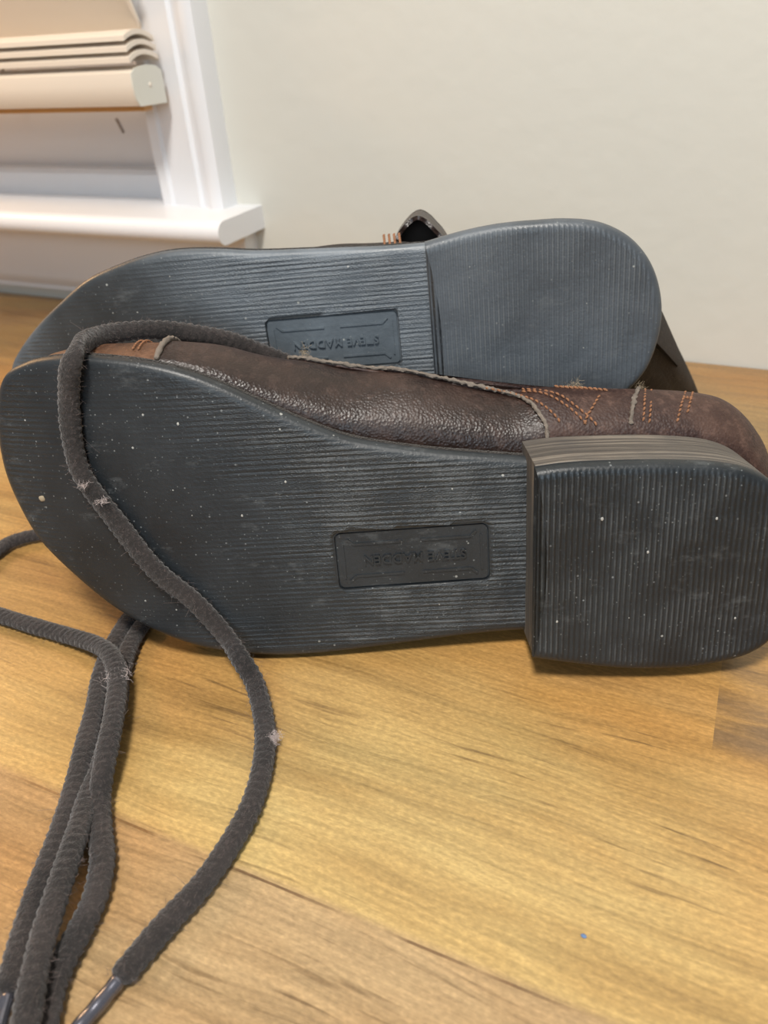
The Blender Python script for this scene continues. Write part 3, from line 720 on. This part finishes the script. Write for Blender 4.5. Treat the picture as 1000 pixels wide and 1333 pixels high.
def stitch_row(pts, mat, parent, pitch=.0023, length=.0019, rad=.00042, lift=(0, .45, .9), skew=.18):
    P = resample(catmull(pts, 10), pitch); vs = []; fs = []; up = Vector(lift).normalized(); ns = 6
    for a, b in zip(P, P[1:]):
        t = (b-a).normalized(); s = t.cross(up).normalized(); q = s.cross(t); m = (a+b)/2 + up*.0004
        d = (t + s*skew).normalized(); k0 = len(vs)
        for x, rr_ in ((-.5, .35), (-.3, .9), (0, 1.1), (.3, .9), (.5, .35)):
            c = m + d*(x*length) - up*(abs(x)*.0007)
            for j in range(ns):
                an = 2*math.pi*j/ns; vs.append(c + s*math.cos(an)*rad*rr_ + q*math.sin(an)*rad*rr_)
        for i in range(4):
            for j in range(ns): fs.append((k0+i*ns+j, k0+i*ns+(j+1) % ns, k0+(i+1)*ns+(j+1) % ns, k0+(i+1)*ns+j))
        fs.append(tuple(range(k0, k0+ns))[::-1]); fs.append(tuple(range(k0+4*ns, k0+5*ns)))
    return link('stitching', mesh('stitching', vs, fs), mat, parent, 70)
def tuft(name, c, r, count, mat, parent, seed, length=.003, mi=None, flat=1.0):
    rnd = random.Random(seed); vs = []; fs = []
    for _ in range(count):
        b = Vector((rnd.gauss(0, r), rnd.gauss(0, r), abs(rnd.gauss(0, r*.6*flat)))); d = Vector((rnd.gauss(0, 1), rnd.gauss(0, 1), rnd.gauss(0, .6))).normalized()
        cv = Vector((rnd.gauss(0, 1), rnd.gauss(0, 1), rnd.gauss(0, .5))); L = length*rnd.uniform(.4, 1.2); rr_ = rnd.uniform(.000025, .00005)
        s = d.cross(Vector((.2, .7, .6))).normalized(); q = s.cross(d); k0 = len(vs)
        for x in (-.5, -.2, .2, .5):
            p = c + b + d*(L*x) + cv*(L*.5*x*x)
            for m in range(3): vs.append(p + s*math.cos(m*2.1)*rr_ + q*math.sin(m*2.1)*rr_)
        for i in range(3):
            for m in range(3): fs.append((k0+i*3+m, k0+i*3+(m+1) % 3, k0+i*3+3+(m+1) % 3, k0+i*3+3+m))
    if mi is not None: vs = [mi @ v for v in vs]
    me = bpy.data.meshes.new(name); me.from_pydata([tuple(v) for v in vs], [], fs)
    o = link(name, me, mat, parent, 60); o['kind'] = 'stuff'; return o

# quarter panel of the front shoe: overlaps the vamp along a sweeping edge
EDGE_Q = [(.0994, .07781, -.01252), (.0980, .08066, -.01537), (.09637, .08318, -.01856), (.09241, .08694, -.0249), (.084, .09045, -.03043), (.07238, .09343, -.0322), (.05466, .09733, -.0335), (.0374, .10042, -.0350), (.02313, .10372, -.0365), (.01337, .10687, -.0380), (.004, .110, -.041)]
def t_of(u, wv):
    ss = max(0.0, (-.0085 + FB(u) - wv)/up_f.h(u)); e = up_f.e(u)
    return math.asin(min(1, ss**(e/2)))/math.pi
EQ = sorted((t_of(u, w_), u) for u, v, w_ in EDGE_Q)
def quarter():
    nu, nt = 70, 34; vs = []; fs = []; tmax = .33
    for j in range(nt+1):
        t = tmax*j/nt; ua = interp(t, EQ)
        for i in range(nu+1):
            u = ua + (up_f.hi-.0008-ua)*i/nu
            vs.append(up_f.point(u, t, .0021))
    W_ = nu+1
    for j in range(nt):
        for i in range(nu): fs.append((j*W_+i, j*W_+i+1, (j+1)*W_+i+1, (j+1)*W_+i))
    o = link('quarter_panel', mesh('quarter_panel', vs, fs), 'leather_quarter', fs_root, 60)
    md = o.modifiers.new('leather', 'SOLIDIFY'); md.thickness = .0014; md.offset = -1
    edge = [up_f.point(interp(EQ[-1][0]*k/24, EQ), EQ[-1][0]*k/24, .0022) for k in range(25)]
    e = tube_local('raw_edge', [tuple(p) for p in edge], .00075, 'raw_edge', o, .0005, .4, 7, (0, .35, .93), .0, 2); e['label'] = 'pale frayed leather edge'
    return o
qp = quarter()
def on_quarter(pts): return [tuple(up_f.point(u, t_of(u, w_), .0023)) for u, v, w_ in pts]
# orange stitch rows following the edge and crossing near the heel
rows = [[(.07928, 0, -.0304), (.08935, 0, -.0273), (.09733, 0, -.0204), (.103, 0, -.0147), (.1050, 0, -.0115)],
        [(.08456, 0, -.0339), (.09558, 0, -.0291), (.10479, 0, -.0229), (.1105, 0, -.0176), (.11525, 0, -.0136), (.1172, 0, -.0115)],
        [(.09300, 0, -.0285), (.09773, 0, -.0252), (.10327, 0, -.02125), (.10952, 0, -.0159), (.11371, 0, -.0119)],
        [(.11931, 0, -.0229), (.11629, 0, -.0178), (.11377, 0, -.0145), (.1123, 0, -.0118)],
        [(.13551, 0, -.0295), (.13406, 0, -.0207), (.13328, 0, -.0160), (.13257, 0, -.0122)],
        [(.13741, 0, -.0290), (.13571, 0, -.0175), (.13468, 0, -.0124)],
        [(.14899, 0, -.0290), (.14635, 0, -.0192), (.1441, 0, -.0125)],
        [(.15142, 0, -.0290), (.14954, 0, -.0209), (.14767, 0, -.0150)]]
for r in rows: stitch_row(on_quarter(r), 'thread', fs_root)
for k in range(3):   # dense bar of thread
    stitch_row(on_quarter([(.1485+.0011*k, 0, -.034), (.1476+.0011*k, 0, -.022)]), 'thread', fs_root, .0013, .0018, .00045, (0, .45, .9), .5)
stitch_row(on_quarter([(.1052, 0, -.0300), (.11036, 0, -.0292), (.1161, 0, -.0288), (.12268, 0, -.0262)]), 'thread', fs_root, .0018, .0021, .0005, (0, .45, .9), .3)
stitch_row(on_quarter([(.1062, 0, -.0335), (.1115, 0, -.0325), (.1165, 0, -.0320)]), 'thread_pale', fs_root, .0014, .0022, .0005, (0, .45, .9), .9)
e = tube_local('raw_edge', on_quarter([(.1345, 0, -.036), (.13304, 0, -.028), (.13062, 0, -.0208), (.12917, 0, -.0156), (.12822, 0, -.0121)]), .0008, 'raw_edge', fs_root, .0005, .5, 7, (0, .35, .93), 0, 4); e['label'] = 'pale frayed leather edge'
c0 = Vector(on_quarter([(.1125, 0, -.0325)])[0]); tuft('thread_fray', c0 + Vector((0, .001, 0)), .0012, 60, 'thread_pale', fs_root, 5, .0035)
c0 = Vector(on_quarter([(.1345, 0, -.034)])[0]); tuft('thread_fray', c0 + Vector((0, .0008, 0)), .0010, 40, 'thread_pale', fs_root, 6, .003)
c0 = Vector(up_f.point(.0115, EQ[-1][0]*.92, .003)); tuft('thread_fray', c0 + Vector((0, .001, 0)), .0010, 50, 'thread_pale', fs_root, 8, .0028)
# toe cap seam
seam = [tuple(up_f.point(SEAM_T + .0022*math.sin(math.pi*min(1, k/20)) - .0006, .004 + .99*k/40, .0016)) for k in range(41)]
e = tube_local('toe_seam', seam, .0011, 'raw_edge', fs_root, .0006, .25, 8, (0, .4, .9), 0, 9); e['label'] = 'light grey raw edge across the toe'
for du in (.0022, .0042):
    stitch_row([tuple(up_f.point(SEAM_T - .006 - du, .03 + .30*k/12, .0006)) for k in range(13)], 'thread', fs_root, .0020, .0016, .00036)

# leather flap standing up behind the back shoe, with its bar of orange thread
FL = [(.0795, -.016), (.0809, -.0068), (.0838, -.0024), (.0884, .0018), (.0930, .0034), (.0973, .0007), (.1005, -.0029), (.1045, -.0085), (.108, -.018)]
def flap():
    P = resample([(p[0], p[1], 0) for p in catmull(FL, 8)], .0009); vs = []; fs = []; n = len(P)
    for k, p in enumerate(P):
        t = (P[min(k+1, n-1)]-P[max(k-1, 0)]).normalized(); nr = Vector((-t.y, t.x, 0))
        for off, wv in ((0, -.038), (-.0017, -.0375), (-.0022, -.050), (-.0017, -.064), (0, -.064)):
            q = p + nr*off; vs.append((q.x, q.y, wv + .0006*math.sin(k*.7)))
    for k in range(n-1):
        for j in range(5): fs.append((k*5+j, k*5+(j+1) % 5, k*5+5+(j+1) % 5, k*5+5+j))
    fs.append(tuple(range(5))[::-1]); fs.append(tuple(range((n-1)*5, n*5)))
    o = link('collar_flap', mesh('collar_flap', vs, fs), 'leather', bs_root, 50)
    bk = [(p.x, p.y) for p in P]
    extr('flap_lining', bk, -.063, -.060, 'lining', o, 0)
    return o
flap()
for k in range(4):
    stitch_row([(.0785+.0022*k, -.0012, -.020), (.0795+.0022*k, -.0052, -.0105)], 'thread', bs_root, .0016, .0020, .00050, (0, .8, .6), .3)
stitch_row([(.15+.012*k/4, -.0030-.002*k/4, -.012) for k in range(5)], 'thread', bs_root)

# lint
mF = MF.inverted(); laces = [o for o in bpy.data.objects if o.name.startswith('shoelace')]
tuft('lint_tuft', Vector((-.1182, .1420, .0042)), .0011, 260, 'lint', laces[0], 11, .0028, mF)
tuft('lint_tuft', Vector((-.1838, .1415, .0105)), .0022, 170, 'lint', laces[1], 12, .004, mF, .4)
tuft('lint_tuft', Vector((-.1935, .1660, .0700)), .0009, 40, 'lint', laces[0], 14, .003, mF)
tuft('lint_tuft', Vector((-.1985, .1655, .0760)), .0008, 30, 'lint', laces[0], 15, .003, mF)
def crumb(name, loc, r, mat, parent=None, seed=0, sq=(1, 1, .6)):
    bm = bmesh.new(); bmesh.ops.create_icosphere(bm, subdivisions=2, radius=r)
    for v in bm.verts:
        v.co *= 1 + .35*mnoise.noise(v.co/r*1.3 + Vector((seed, 0, 0))); v.co = Vector((v.co.x*sq[0], v.co.y*sq[1], v.co.z*sq[2]))
    me = bpy.data.meshes.new(name); bm.to_mesh(me); bm.free(); o = link(name, me, mat, parent, 60); o.location = loc; return o
M['grit'] = mat_plain('tan_grit', (.34, .27, .18), .9, 400, .4)
M['grit_pale'] = mat_plain('pale_grit', (.40, .39, .36), .9, 400, .3)
M['blue'] = mat_plain('blue_speck', (.12, .20, .36), .8, 400, .3)
g = crumb('grit_speck', (-.0889, .0664, FB(-.0889)+.0002), .0012, 'grit', fs_root, 3, (1, 1, .4)); g['label'] = 'tan speck of grit stuck to the sole'
for k, (px, py, rr_) in enumerate(((.112, .060, .0007), (.128, .047, .0006), (.150, .058, .0006), (.098, .022, .0005), (.064, .066, .0004), (.160, .020, .0005), (-.030, .095, .0006), (-.012, .060, .0005), (.005, .072, .0005))):
    wz = .0205 if px > .09 else FB(px); crumb('grit_speck', (px, py, wz+.0001), rr_*.75, 'grit_pale', fs_root, 20+k, (1, 1.3, .4))
tag(crumb('lint_speck', (-.0073, .1176, .0003), .0006, 'blue', None, 31, (1.3, 1, .5)), 'tiny blue speck of lint lying alone on the wooden table', 'lint')
tag(crumb('lint_speck', (-.1655, .0868, .0005), .0008, 'lint', None, 32, (.7, 1.4, .6)), 'tiny white speck of lint beside the bundled laces on the table', 'lint')
